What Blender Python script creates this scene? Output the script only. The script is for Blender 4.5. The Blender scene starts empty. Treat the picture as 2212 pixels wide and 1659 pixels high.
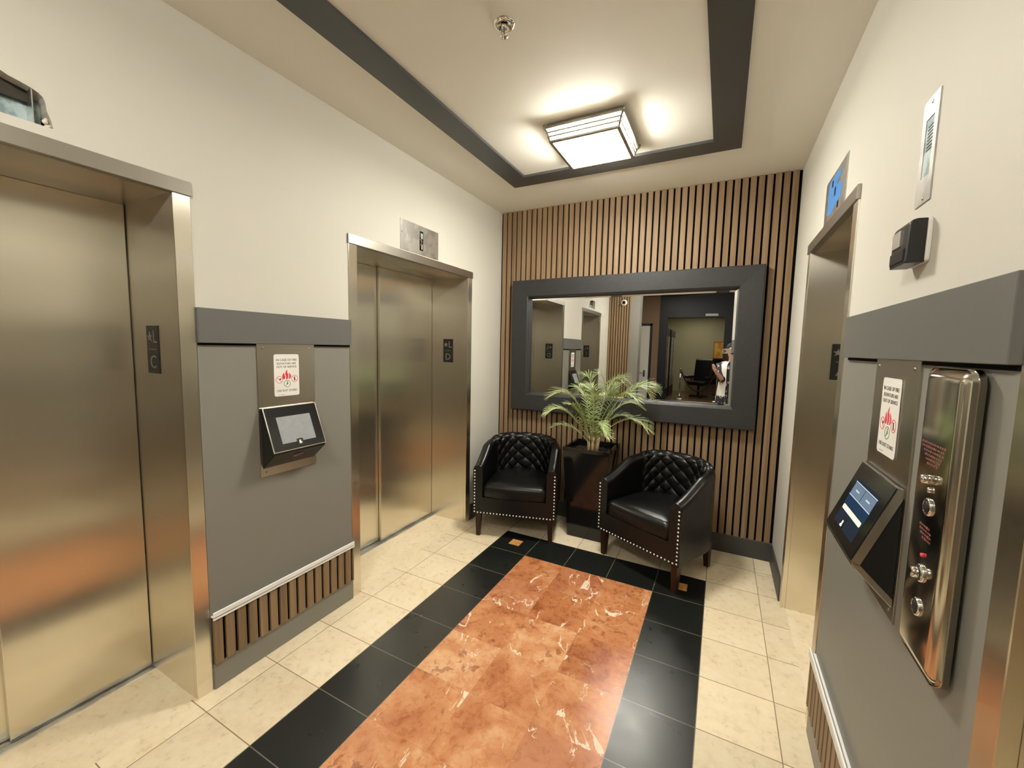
import bpy, bmesh, math, random
from mathutils import Vector, Matrix
random.seed(7)
PI = math.pi
C = bpy.context.scene.collection
T = 0.3048            # floor tile
ZC = 2.812            # ceiling
XL, XR, YB = -0.405, 1.945, 0.532
# ------------------------------------------------------------------ materials
class NT:
    def __init__(s, name):
        s.m = bpy.data.materials.new(name); s.m.use_nodes = True
        s.t = s.m.node_tree; s.t.nodes.clear()
        s.out = s.t.nodes.new('ShaderNodeOutputMaterial')
    def n(s, typ, props=None, **inp):
        nd = s.t.nodes.new(typ)
        for k, v in (props or {}).items(): setattr(nd, k, v)
        for k, v in inp.items():
            key = int(k[1:]) if k[0] == 'i' and k[1:].isdigit() else k.replace('_', ' ')
            s.set(nd.inputs[key], v)
        return nd
    def set(s, sock, v):
        if isinstance(v, bpy.types.NodeSocket): s.t.links.new(v, sock)
        elif isinstance(v, bpy.types.Node): s.t.links.new(v.outputs[0], sock)
        else:
            if sock.type == 'RGBA' and len(v) == 3: v = (*v, 1)
            sock.default_value = v
    def math(s, op, a, b=0.0, c=0.0):
        return s.n('ShaderNodeMath', {'operation': op}, i0=a, i1=b, i2=c)
    def mix(s, f, a, b):
        nd = s.t.nodes.new('ShaderNodeMix'); nd.data_type = 'RGBA'
        s.set(nd.inputs[0], f); s.set(nd.inputs[6], a); s.set(nd.inputs[7], b)
        return nd.outputs[2]
    def ramp(s, f, stops):
        nd = s.n('ShaderNodeValToRGB', Fac=f); e = nd.color_ramp.elements
        while len(e) < len(stops): e.new(0.5)
        for el, (p, c) in zip(e, stops):
            el.position = p; el.color = (*c, 1) if len(c) == 3 else c
        return nd.outputs[0]
    def bsdf(s, **k):
        b = s.n('ShaderNodeBsdfPrincipled', None, **k)
        s.t.links.new(b.outputs[0], s.out.inputs[0]); return s.m
    def pos(s): return s.n('ShaderNodeNewGeometry').outputs['Position']
    def obj(s): return s.n('ShaderNodeTexCoord').outputs['Object']
    def noise(s, v, sc, det=3.0, rough=0.5, dist=0.0):
        return s.n('ShaderNodeTexNoise', None, Vector=v, Scale=sc, Detail=det, Roughness=rough, Distortion=dist)
    def mapv(s, v, scale=(1, 1, 1), loc=(0, 0, 0)):
        return s.n('ShaderNodeMapping', None, Vector=v, Scale=scale, Location=loc).outputs[0]
    def bump(s, h, st, d=0.01):
        return s.n('ShaderNodeBump', None, Height=h, Strength=st, Distance=d).outputs[0]

def simple(name, col, rough=0.5, metal=0.0, spec=0.5, bump=0, bsc=200, var=0.0, vsc=8, **k):
    t = NT(name); c = col
    if var:
        nz = t.noise(t.obj(), vsc, 4)
        c = t.mix(nz.outputs[0], tuple(x*(1-var) for x in col), tuple(min(1, x*(1+var)) for x in col))
    kw = dict(Base_Color=c, Roughness=rough, Metallic=metal, Specular_IOR_Level=spec, **k)
    if bump:
        kw['Normal'] = t.bump(t.noise(t.obj(), bsc, 3).outputs[0], bump, 0.002)
    return t.bsdf(**kw)

def emit(name, col, st):
    t = NT(name); e = t.n('ShaderNodeEmission', None, Color=col, Strength=st)
    t.t.links.new(e.outputs[0], t.out.inputs[0]); return t.m

def steel(name, col, rough, aniso=0.85, rot=0.0):
    t = NT(name)
    tan = t.n('ShaderNodeTangent', {'direction_type': 'RADIAL', 'axis': 'Z'})
    st = t.noise(t.mapv(t.pos(), (900, 900, 6)), 1.0, 2)
    rg = t.n('ShaderNodeMapRange', None, Value=st.outputs[0], To_Min=rough*0.97, To_Max=rough*1.03)
    big = t.noise(t.mapv(t.pos(), (2, 2, 3)), 1.2, 3)
    c = t.mix(big.outputs[0], tuple(x*0.93 for x in col), tuple(min(1, x*1.05) for x in col))
    return t.bsdf(Base_Color=c, Metallic=1.0, Roughness=rg.outputs[0], Anisotropic=aniso,
                  Anisotropic_Rotation=rot, Tangent=tan.outputs[0])

def tile_nodes(t):
    p = t.mapv(t.pos(), (1/T, 1/T, 1/T))
    fl = t.n('ShaderNodeVectorMath', {'operation': 'FLOOR'}, i0=p).outputs[0]
    sep = t.n('ShaderNodeSeparateXYZ', None, Vector=p)
    wn = t.n('ShaderNodeTexWhiteNoise', {'noise_dimensions': '2D'}, Vector=fl)
    ds = []
    for i in (0, 1):
        fr = t.math('FRACT', sep.outputs[i])
        d = t.math('MINIMUM', fr, t.math('SUBTRACT', 1.0, fr))
        ds.append(d)
    return p, sep, wn, t.math('MINIMUM', ds[0], ds[1])

def mat_beige(name='beige_stone_tile', slab=False):
    t = NT(name)
    p, sep, wn, d = tile_nodes(t)
    off = t.n('ShaderNodeVectorMath', {'operation': 'SCALE'}, i0=wn.outputs['Color'], Scale=0.0 if slab else 30.0).outputs[0]
    v = t.n('ShaderNodeVectorMath', {'operation': 'ADD'}, i0=p, i1=off).outputs[0]
    n1 = t.noise(v, 1.4, 5, 0.6, 0.6); n2 = t.noise(v, 9, 4, 0.65)
    f = t.math('MULTIPLY_ADD', n2.outputs[0], 0.4, t.math('MULTIPLY', n1.outputs[0], 0.6))
    c = t.ramp(f, [(0.30, (0.70, 0.575, 0.385)), (0.5, (0.81, 0.695, 0.495)), (0.70, (0.87, 0.78, 0.58))])
    sp = t.noise(v, 5.5, 6, 0.75, 1.2)
    c = t.mix(t.math('MULTIPLY', t.math('GREATER_THAN', sp.outputs[0], 0.70), 0.25), c, (0.33, 0.24, 0.13))
    if not slab:
        br = t.math('MULTIPLY_ADD', wn.outputs[0], 0.14, 0.92)
        c = t.n('ShaderNodeVectorMath', {'operation': 'SCALE'}, i0=c, Scale=br).outputs[0]
        c = t.mix(t.math('LESS_THAN', d, 0.0065), c, (0.27, 0.20, 0.11))
    r = t.n('ShaderNodeMapRange', None, Value=n2.outputs[0], To_Min=0.22, To_Max=0.36)
    return t.bsdf(Base_Color=c, Roughness=r.outputs[0], Specular_IOR_Level=0.4)

def mat_black_tile():
    t = NT('black_granite_tile')
    p, sep, wn, d = tile_nodes(t)
    n1 = t.noise(p, 60, 3); n2 = t.noise(p, 3.0, 3)
    c = t.mix(n1.outputs[0], (0.006, 0.007, 0.006), (0.016, 0.018, 0.016))
    c = t.mix(t.math('LESS_THAN', d, 0.0065), c, (0.16, 0.15, 0.12))
    r = t.n('ShaderNodeMapRange', None, Value=n2.outputs[0], To_Min=0.24, To_Max=0.34)
    return t.bsdf(Base_Color=c, Roughness=r.outputs[0], Specular_IOR_Level=0.5)

def mat_orange(name='orange_marble_tile', inlay=False):
    t = NT(name)
    p, sep, wn, d = tile_nodes(t)
    off = t.n('ShaderNodeVectorMath', {'operation': 'SCALE'}, i0=wn.outputs['Color'], Scale=37.0).outputs[0]
    v = t.n('ShaderNodeVectorMath', {'operation': 'ADD'}, i0=p, i1=off).outputs[0]
    n1 = t.noise(v, 1.5, 8, 0.60, 0.8); n2 = t.noise(v, 8, 6, 0.68, 0.6)
    f = t.math('MULTIPLY_ADD', n2.outputs[0], 0.32, t.math('MULTIPLY', n1.outputs[0], 0.68))
    f = t.math('ADD', f, t.math('MULTIPLY', t.math('SUBTRACT', wn.outputs[0], 0.5), 0.16))
    c = t.ramp(f, [(0.32, (0.30, 0.085, 0.026)), (0.43, (0.49, 0.185, 0.070)), (0.54, (0.62, 0.29, 0.130)), (0.66, (0.74, 0.44, 0.24))])
    sepc = t.n('ShaderNodeSeparateColor', None, Color=wn.outputs['Color'])
    red = t.math('MULTIPLY', t.math('GREATER_THAN', sepc.outputs[1], 0.72), 0.45)
    c = t.mix(red, c, t.mix(n1.outputs[0], (0.30, 0.085, 0.04), (0.55, 0.22, 0.12)))
    # white veins, only where a broad mask allows them
    w = t.noise(t.mapv(v, (1.0, .55, 1)), 1.0, 5, 0.52, 1.1)
    e = t.math('ABSOLUTE', t.math('SUBTRACT', w.outputs[0], 0.5))
    msk = t.noise(t.mapv(v, (1, 1, 1), (9, 4, 0)), 1.9, 4)
    wd = t.n('ShaderNodeMapRange', None, Value=msk.outputs[0], From_Min=0.47, From_Max=0.72, To_Min=0.0, To_Max=0.013)
    c = t.mix(t.math('MULTIPLY', t.math('LESS_THAN', e, wd.outputs[0]), 0.85), c, (0.88, 0.76, 0.60))
    # dark rust breccia flecks
    vo = t.noise(v, 7.5, 3, 0.5, 0.3)
    m2 = t.noise(t.mapv(v, (1, 1, 1), (2, 7, 0)), 1.3, 2)
    fk = t.math('MULTIPLY', t.math('GREATER_THAN', vo.outputs[0], 0.60), t.math('GREATER_THAN', m2.outputs[0], 0.56))
    c = t.mix(t.math('MULTIPLY', fk, 0.6), c, (0.22, 0.055, 0.018))
    if inlay: c = t.mix(0.75, c, (0.60, 0.29, 0.075))
    else: c = t.mix(t.math('MULTIPLY', t.math('LESS_THAN', d, 0.004), 0.35), c, (0.30, 0.11, 0.05))
    r = t.n('ShaderNodeMapRange', None, Value=n2.outputs[0], To_Min=0.22, To_Max=0.34)
    return t.bsdf(Base_Color=c, Roughness=r.outputs[0], Specular_IOR_Level=0.5)

def mat_wood(name, a, b, rough=0.55):
    t = NT(name)
    p = t.pos()
    g = t.noise(t.mapv(p, (60, 60, 2.2)), 1.0, 5, 0.6, 0.4)
    w = t.noise(t.mapv(p, (22, 22, 0.15)), 1.0, 1)
    f = t.math('MULTIPLY_ADD', w.outputs[0], 0.5, t.math('MULTIPLY', g.outputs[0], 0.5))
    c = t.mix(t.n('ShaderNodeMapRange', None, Value=f, From_Min=0.32, From_Max=0.68).outputs[0], a, b)
    return t.bsdf(Base_Color=c, Roughness=rough, Normal=t.bump(g.outputs[0], 0.15, 0.001), Specular_IOR_Level=0.3)

def mat_paint(name, a, rough=0.6, spec=0.3):
    t = NT(name)
    n1 = t.noise(t.pos(), 1.1, 4, 0.6); n2 = t.noise(t.pos(), 180, 2)
    c = t.mix(n1.outputs[0], tuple(x*0.96 for x in a), tuple(min(1, x*1.03) for x in a))
    return t.bsdf(Base_Color=c, Roughness=rough, Specular_IOR_Level=spec, Normal=t.bump(n2.outputs[0], 0.08, 0.002))

def mat_leather():
    t = NT('black_leather')
    vo = t.n('ShaderNodeTexVoronoi', {'feature': 'DISTANCE_TO_EDGE'}, Vector=t.obj(), Scale=260.0)
    nz = t.noise(t.obj(), 7, 3)
    r = t.n('ShaderNodeMapRange', None, Value=nz.outputs[0], To_Min=0.27, To_Max=0.42)
    return t.bsdf(Base_Color=(0.0035, 0.0035, 0.0035), Roughness=r.outputs[0], Specular_IOR_Level=0.42,
                  Normal=t.bump(vo.outputs[0], 0.12, 0.001))

def mat_leaf():
    t = NT('palm_leaf')
    nz = t.noise(t.obj(), 14, 3)
    c = t.ramp(nz.outputs[0], [(0.3, (0.14, 0.22, 0.06)), (0.5, (0.34, 0.43, 0.17)), (0.7, (0.60, 0.66, 0.40))])
    return t.bsdf(Base_Color=c, Roughness=0.42, Specular_IOR_Level=0.45)

def mat_blotch(name, a, b, sc, rough, metal=0.0, lo=.45, hi=.55):
    t = NT(name); nz = t.noise(t.obj(), sc, 3, 0.5)
    c = t.ramp(nz.outputs[0], [(lo, a), (hi, b)])
    return t.bsdf(Base_Color=c, Roughness=rough, Metallic=metal)

M = dict(
    beige=mat_beige(), slab=mat_beige('beige_threshold_slab', True), black=mat_black_tile(), orange=mat_orange(), inlay=mat_orange('amber_inlay', True),
    wall=mat_paint('cream_wall_paint', (0.60, 0.585, 0.52)), ceil=mat_paint('cream_ceiling_paint', (0.86, 0.845, 0.775), 0.7),
    grey=mat_paint('grey_panel_paint', (0.23, 0.224, 0.196), 0.42, 0.4), dgrey=mat_paint('dark_grey_paint', (0.062, 0.063, 0.06), 0.5, 0.35),
    ctrim=mat_paint('charcoal_ceiling_trim', (0.060, 0.064, 0.064), 0.38, 0.5),
    wood=mat_wood('walnut_slat', (0.18, 0.115, 0.060), (0.33, 0.225, 0.13)), felt=simple('black_felt', (0.006, 0.006, 0.006), 0.95, spec=0.1),
    steel=steel('brushed_steel', (0.80, 0.755, 0.655), 0.26, 0.92, 0.0), steel2=steel('satin_steel', (0.60, 0.56, 0.50), 0.28, 0.3),
    galv=mat_blotch('galvanised_plate', (0.50, 0.50, 0.48), (0.66, 0.66, 0.63), 9, 0.38, 1.0), chrome=simple('chrome', (0.82, 0.82, 0.80), 0.10, 1.0),
    hdr=simple('satin_header_steel', (0.42, 0.40, 0.36), 0.38, 1.0), polished=simple('polished_steel', (0.62, 0.58, 0.50), 0.14, 1.0),
    mirror=simple('mirror_silver', (0.90, 0.91, 0.90), 0.0, 1.0), frame=simple('charcoal_frame_leather', (0.021, 0.022, 0.023), 0.5, bump=0.5, bsc=90, var=0.25, vsc=25),
    leather=mat_leather(), legwood=mat_wood('dark_red_leg_wood', (0.020, 0.008, 0.005), (0.050, 0.018, 0.010), 0.3),
    nail=simple('silver_nailhead', (0.90, 0.88, 0.84), 0.30, 0.45), leaf=mat_leaf(), stem=simple('palm_stem', (0.50, 0.38, 0.20), 0.6, var=0.35, vsc=30), rachis=simple('leaf_rib', (0.33, 0.36, 0.13), 0.5),
    gloss=simple('gloss_black', (0.006, 0.006, 0.006), 0.10, spec=0.5), soil=simple('dark_soil', (0.010, 0.008, 0.006), 0.95, var=0.4, vsc=60),
    white=simple('white_plastic', (0.80, 0.79, 0.75), 0.4), wtrim=simple('white_edge_trim', (0.90, 0.90, 0.88), 0.35), band=mat_paint('grey_band_paint', (0.135, 0.135, 0.125), 0.42, 0.4), blackp=simple('black_plastic', (0.012, 0.012, 0.012), 0.32),
    glassb=simple('black_bezel_glass', (0.008, 0.009, 0.010), 0.12, spec=0.6), lcd=simple('grey_lcd', (0.30, 0.31, 0.33), 0.25, var=0.15, vsc=40),
    red=simple('red_print', (0.72, 0.045, 0.075), 0.5), green=simple('green_print', (0.03, 0.20, 0.06), 0.5), ink=simple('black_ink', (0.015, 0.015, 0.015), 0.5),
    dullred=simple('dull_red_print', (0.20, 0.06, 0.05), 0.5), sticker=simple('white_sticker', (0.84, 0.83, 0.78), 0.4), tactile=simple('raised_grey_letter', (0.26, 0.25, 0.22), 0.4, 0.6),
    blue=simple('blue_film', (0.07, 0.25, 0.62), 0.4), lamp=emit('lamp_glass', (1.0, 0.95, 0.84), 54.0), lampside=emit('lamp_side_glass', (1.0, 0.95, 0.84), 62.0), lampb=emit('weaker_lamp_glass', (1.0, 0.95, 0.84), 42.0), lampbside=emit('weaker_lamp_side_glass', (1.0, 0.95, 0.84), 60.0), nickel=simple('brushed_nickel', (0.36, 0.34, 0.30), 0.35, 1.0),
    scr_d=emit('screen_dark', (0.012, 0.016, 0.022), 1.0), scr_n=emit('screen_navy', (0.010, 0.022, 0.042), 1.0), scr_b=emit('screen_tile', (0.085, 0.115, 0.145), 1.0), scr_y=emit('screen_bar', (0.62, 0.70, 0.38), 1.0), scr_w=emit('screen_icon', (0.7, 0.72, 0.7), 1.0), scr_l=emit('screen_line', (0.30, 0.36, 0.40), 1.0),
    box=mat_blotch('blue_grey_sheet', (0.22, 0.30, 0.32), (0.42, 0.52, 0.54), 22, 0.5, 0.2), rough=simple('torn_plaster', (0.72, 0.66, 0.54), 0.9), dirt=simple('dark_board', (0.05, 0.045, 0.035), 0.9, var=0.4, vsc=40),
    pcb=simple('green_board', (0.02, 0.09, 0.04), 0.5), wire=simple('grey_wire', (0.4, 0.4, 0.38), 0.5), copper=simple('copper', (0.55, 0.16, 0.10), 0.4),
    tan=mat_paint('tan_wall_paint', (0.25, 0.165, 0.10)), navy=mat_paint('dark_navy_paint', (0.014, 0.016, 0.022), 0.45, 0.4), doorw=mat_paint('white_door_paint', (0.74, 0.72, 0.65), 0.4),
    brownfl=simple('brown_stone_floor', (0.16, 0.105, 0.06), 0.25, var=0.3, vsc=3), olive=mat_paint('olive_wall_paint', (0.42, 0.40, 0.27)),
    art=mat_blotch('amber_picture', (0.75, 0.28, 0.03), (0.85, 0.55, 0.12), 6, 0.5), rope=simple('black_rope', (0.01, 0.01, 0.01), 0.7), 
    skin=simple('skin', (0.56, 0.32, 0.22), 0.5), dress=mat_blotch('dark_floral_dress', (0.015, 0.017, 0.03), (0.45, 0.42, 0.40), 26, 0.8, 0.0, .60, .64), hair=simple('dark_hair', (0.012, 0.008, 0.006), 0.5), phone=simple('pale_phone', (0.55, 0.48, 0.38), 0.25), lamp2=emit('hall_lamp_glass', (1.0, 0.88, 0.70), 3.2),
)
# ------------------------------------------------------------------ mesh helpers
class MB:
    def __init__(s): s.bm = bmesh.new(); s.mi = 0
    def _mark(s, faces):
        for f in faces: f.material_index = s.mi
    def box(s, x0, x1, y0, y1, z0, z1, bv=0.0, seg=2, mat=None):
        b = bmesh.new()
        bmesh.ops.create_cube(b, size=1)
        for v in b.verts:
            v.co = Vector((x0+(v.co.x+.5)*(x1-x0), y0+(v.co.y+.5)*(y1-y0), z0+(v.co.z+.5)*(z1-z0)))
        if bv > 0: bmesh.ops.bevel(b, geom=b.edges[:], offset=bv, segments=seg, profile=0.5, affect='EDGES')
        return s.merge(b, mat)
    def merge(s, b, mat=None):
        if mat is not None: bmesh.ops.transform(b, matrix=mat, verts=b.verts)
        vm = {v: s.bm.verts.new(v.co) for v in b.verts}
        for f in b.faces:
            try:
                nf = s.bm.faces.new([vm[v] for v in f.verts]); nf.material_index = s.mi; nf.smooth = f.smooth
            except ValueError: pass
        b.free(); return s
    def quad(s, pts):
        f = s.bm.faces.new([s.bm.verts.new(p) for p in pts]); f.material_index = s.mi; return s
    def prism(s, poly, axis, a, b, bv=0.0):
        """poly: 2-d outline, extruded along axis from a to b. axis x:(y,z) y:(x,z) z:(x,y)"""
        def P(u, v, w): return {'x': (w, u, v), 'y': (u, w, v), 'z': (u, v, w)}[axis]
        q = bmesh.new()
        va = [q.verts.new(P(u, v, a)) for u, v in poly]; vb = [q.verts.new(P(u, v, b)) for u, v in poly]
        n = len(poly)
        q.faces.new(va); q.faces.new(vb[::-1])
        for i in range(n): q.faces.new([va[i], vb[i], vb[(i+1) % n], va[(i+1) % n]])
        bmesh.ops.recalc_face_normals(q, faces=q.faces)
        if bv: bmesh.ops.bevel(q, geom=q.edges[:], offset=bv, segments=2, profile=0.5, affect='EDGES')
        return s.merge(q)
    def holed(s, outer, holes, axis, a, b):
        """plate with holes, between a and b along axis"""
        def P(u, v, w): return {'x': (w, u, v), 'y': (u, w, v), 'z': (u, v, w)}[axis]
        q = bmesh.new(); es = []
        for lp in [outer]+holes:
            vs = [q.verts.new(P(u, v, a)) for u, v in lp]
            for i in range(len(vs)): es.append(q.edges.new((vs[i], vs[(i+1) % len(vs)])))
        bmesh.ops.triangle_fill(q, use_beauty=True, use_dissolve=False, edges=es)
        r = bmesh.ops.extrude_face_region(q, geom=q.faces[:])
        d = Vector(P(0, 0, b))-Vector(P(0, 0, a))
        bmesh.ops.translate(q, vec=d, verts=[g for g in r['geom'] if isinstance(g, bmesh.types.BMVert)])
        bmesh.ops.recalc_face_normals(q, faces=q.faces)
        return s.merge(q)
    def cyl(s, p0, p1, r0, r1=None, n=16, cap=True, smooth=True):
        r1 = r0 if r1 is None else r1
        p0, p1 = Vector(p0), Vector(p1); d = (p1-p0).normalized()
        u = d.orthogonal().normalized(); w = d.cross(u)
        q = bmesh.new(); A = []; B = []
        for i in range(n):
            c = u*math.cos(2*PI*i/n)+w*math.sin(2*PI*i/n)
            A.append(q.verts.new(p0+c*r0)); B.append(q.verts.new(p1+c*r1))
        for i in range(n):
            f = q.faces.new([A[i], A[(i+1) % n], B[(i+1) % n], B[i]]); f.smooth = smooth
        if cap: q.faces.new(A[::-1]); q.faces.new(B)
        return s.merge(q)
    def tube(s, pts, rad, n=10):
        pts = [Vector(p) for p in pts]; q = bmesh.new(); rings = []
        prev = None
        for i, p in enumerate(pts):
            d = (pts[min(i+1, len(pts)-1)]-pts[max(i-1, 0)]).normalized()
            u = d.orthogonal().normalized() if prev is None else (prev-d*prev.dot(d)).normalized()
            prev = u; w = d.cross(u); r = rad(i/(len(pts)-1)) if callable(rad) else rad
            rings.append([q.verts.new(p+(u*math.cos(2*PI*k/n)+w*math.sin(2*PI*k/n))*r) for k in range(n)])
        for a, b in zip(rings, rings[1:]):
            for k in range(n):
                f = q.faces.new([a[k], a[(k+1) % n], b[(k+1) % n], b[k]]); f.smooth = True
        q.faces.new(rings[0][::-1]); q.faces.new(rings[-1])
        return s.merge(q)
    def lathe(s, prof, n=24, axis='z', center=(0, 0, 0)):
        q = bmesh.new(); rings = []
        c = Vector(center)
        for r, h in prof:
            ring = []
            for k in range(n):
                a = 2*PI*k/n; x, y = r*math.cos(a), r*math.sin(a)
                ring.append(q.verts.new(c+Vector({'z': (x, y, h), 'y': (x, h, y), 'x': (h, x, y)}[axis])))
            rings.append(ring)
        for a, b in zip(rings, rings[1:]):
            for k in range(n):
                f = q.faces.new([a[k], a[(k+1) % n], b[(k+1) % n], b[k]]); f.smooth = True
        q.faces.new(rings[0]); q.faces.new(rings[-1])
        bmesh.ops.remove_doubles(q, verts=q.verts, dist=1e-6)
        bmesh.ops.recalc_face_normals(q, faces=q.faces)
        return s.merge(q)
    def grid(s, rows, closed=False, smooth=True):
        q = bmesh.new(); V = [[q.verts.new(p) for p in r] for r in rows]
        for a, b in zip(V, V[1:]):
            m = len(a)
            for k in range(m if closed else m-1):
                f = q.faces.new([a[k], a[(k+1) % m], b[(k+1) % m], b[k]]); f.smooth = smooth
        return s.merge(q)
    def build(s, name, mats, parent=None, recalc=False):
        if recalc: bmesh.ops.recalc_face_normals(s.bm, faces=s.bm.faces)
        me = bpy.data.meshes.new(name); s.bm.to_mesh(me); s.bm.free()
        o = bpy.data.objects.new(name, me); C.objects.link(o)
        for m in (mats if isinstance(mats, (list, tuple)) else [mats]): me.materials.append(m)
        if parent: o.parent = parent
        return o

def tag(o, label, cat, group=None):
    o['label'] = label; o['category'] = cat
    if group: o['group'] = group
    return o
def thing(name, label, cat, loc=(0, 0, 0), rz=0.0, group=None):
    o = bpy.data.objects.new(name, None); C.objects.link(o)
    o.empty_display_size = 0.05
    o.location = loc; o.rotation_euler = (0, 0, rz)
    return tag(o, label, cat, group)
def struct(o): o['kind'] = 'structure'; return o
def text_mb(mb, s, size, x, z, y=-0.001, depth=0.0004, align='CENTER'):
    cu = bpy.data.curves.new('lettering', 'FONT'); cu.body = s; cu.size = size; cu.align_x = align; cu.align_y = 'CENTER'; cu.extrude = depth
    cu.resolution_u = 4
    o = bpy.data.objects.new('lettering', cu); C.objects.link(o)
    dg = bpy.context.evaluated_depsgraph_get(); me = bpy.data.meshes.new_from_object(o.evaluated_get(dg))
    b = bmesh.new(); b.from_mesh(me)
    bpy.data.objects.remove(o); bpy.data.curves.remove(cu); bpy.data.meshes.remove(me)
    mb.merge(b, Matrix.Translation((x, y, z)) @ Matrix.Rotation(PI/2, 4, 'X'))
    return mb
def rrect(x0, x1, z0, z1, r, n=5):
    pts = []
    for cx, cz, a0 in ((x1-r, z1-r, 0), (x0+r, z1-r, 90), (x0+r, z0+r, 180), (x1-r, z0+r, 270)):
        for i in range(n+1):
            a = math.radians(a0+90*i/n); pts.append((cx+r*math.cos(a), cz+r*math.sin(a)))
    return pts
def circ(cx, cz, r, n=28): return [(cx+r*math.cos(2*PI*i/n), cz+r*math.sin(2*PI*i/n)) for i in range(n)]
def rect(a, b, c, d): return [(a, c), (b, c), (b, d), (a, d)]
LW, RW = PI/2, -PI/2     # wall frames: local x right, y into the wall, z up
# ------------------------------------------------------------------ shell
# openings along each side wall
DO = (-1.222, -0.050); CO = (-3.060, -2.120); AO = (-0.945, -0.085); BO = (-3.030, -2.108)
ZO = 2.127; YF = -3.70
# floor with inlaid pattern
f = MB()
def fr(x0, x1, y0, y1, mi, z=0.0):
    f.mi = mi; f.quad([(x0, y0, z), (x1, y0, z), (x1, y1, z), (x0, y1, z)])
YE = -11*T
fr(XL-0.02, 0, YF, YB+.02, 0); fr(5*T, XR+.02, YF, YB+.02, 0); fr(0, 5*T, 0, YB+.02, 0); fr(0, 5*T, YF, YE, 0)
def inl(cx, cy, h=0.045):
    x0, x1, y0, y1 = cx-T/2, cx+T/2, cy-T/2, cy+T/2
    fr(cx-h, cx+h, cy-h, cy+h, 3)
    fr(x0, x1, y0, cy-h, 1); fr(x0, x1, cy+h, y1, 1); fr(x0, cx-h, cy-h, cy+h, 1); fr(cx+h, x1, cy-h, cy+h, 1)
for cx in (T/2, 4.5*T):
    inl(cx, -T/2); inl(cx, YE+T/2)
fr(T, 4*T, -T, 0, 1); fr(T, 4*T, YE, YE+T, 1); fr(0, T, YE+T, -T, 1); fr(4*T, 5*T, YE+T, -T, 1)
fr(T, 4*T, YE+T, -T, 2)
for (a, b) in (DO, CO): fr(XL-0.47, XL-0.02, a, b, 4)
for (a, b) in (AO, BO): fr(XR+0.02, XR+0.47, a, b, 4)
fr(-3.2, 3.6, -13.2, YF, 5)
bmesh.ops.remove_doubles(f.bm, verts=f.bm.verts, dist=1e-5)
struct(f.build('floor', [M['beige'], M['black'], M['orange'], M['inlay'], M['slab'], M['brownfl']]))
# ceiling
c = MB(); c.box(XL-.5, XR+.5, YF-0.3, YB+.1, ZC, ZC+.08); struct(c.build('ceiling', M['ceil']))
# ceiling trim frame
c = MB(); tx0, tx1, ty1, ty0 = 0.006, 1.557, -0.020, -3.66; w = 0.152
c.holed(rect(tx0, tx1, ty0, ty1), [rect(tx0+w, tx1-w, ty0+w, ty1-w)], 'z', ZC-.016, ZC)
struct(c.build('trim_1', M['ctrim']))
# side walls with openings
random.seed(3)
hole = [(-2.428, 2.214)]
for y, z in ((-2.431, 2.236), (-2.440, 2.262), (-2.441, 2.285), (-2.446, 2.300), (-2.455, 2.309), (-2.470, 2.316), (-2.492, 2.322), (-2.515, 2.327), (-2.530, 2.334), (-2.56, 2.337), (-2.60, 2.341), (-2.65, 2.339), (-2.70, 2.343), (-2.735, 2.338), (-2.75, 2.31), (-2.748, 2.26), (-2.753, 2.212)): hole.append((y, z))
def opening_outline(y0, y1, ops, z1):
    pts = [(y0, z1), (y0, 0)]
    for a, b in sorted(ops): pts += [(a-.014, 0), (a-.014, ZO+.012), (b+.014, ZO+.012), (b+.014, 0)]
    return pts+[(y1, 0), (y1, z1)]
wl = MB(); wl.holed(opening_outline(YF-.25, YB+.1, [DO, CO], ZC), [hole], 'x', XL, XL-.06); struct(wl.build('wall_left', M['wall']))
wr = MB(); wr.holed(opening_outline(YF-.25, YB+.1, [AO, BO], ZC), [], 'x', XR, XR+.06); struct(wr.build('wall_right', M['wall']))
# back wall: backing, slats
wb = MB(); wb.box(XL-.06, XR+.06, YB, YB+.1, 0, ZC); wbo = struct(wb.build('wall_back', M['felt']))
PITCH = 0.0506
def slats(mb, x0, x1, y0, y1, z0, z1, start, pitch=PITCH, gap=0.0138, ax='x'):
    a = start
    while a < x1-0.004:
        lo, hi = max(a+gap/2, x0), min(a+pitch-gap/2, x1)
        if hi-lo > 0.006:
            if ax == 'x': mb.box(lo, hi, y0, y1, z0, z1, 0.0012, 1)
            else: mb.box(y0, y1, lo, hi, z0, z1, 0.0012, 1)
        a += pitch
sl = MB(); slats(sl, XL+.004, XR-.010, YB-.016, YB+.001, 0.143, ZC-.001, XL-.0405); sl.build('slat_cladding', M['wood'], wbo)
# baseboards
def skirt(name, mat, *bx):
    m = MB(); m.box(*bx, 0.003, 1); return struct(m.build(name, mat))
skirt('baseboard_back', M['dgrey'], XL+.001, XR-.001, YB-.018, YB, 0, .143)
skirt('baseboard_left', M['dgrey'], XL, XL+.012, 0.010, YB-.018, 0, .143)
skirt('baseboard_right', M['dgrey'], XR-.012, XR, -0.024, YB-.018, 0, .143)
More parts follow.
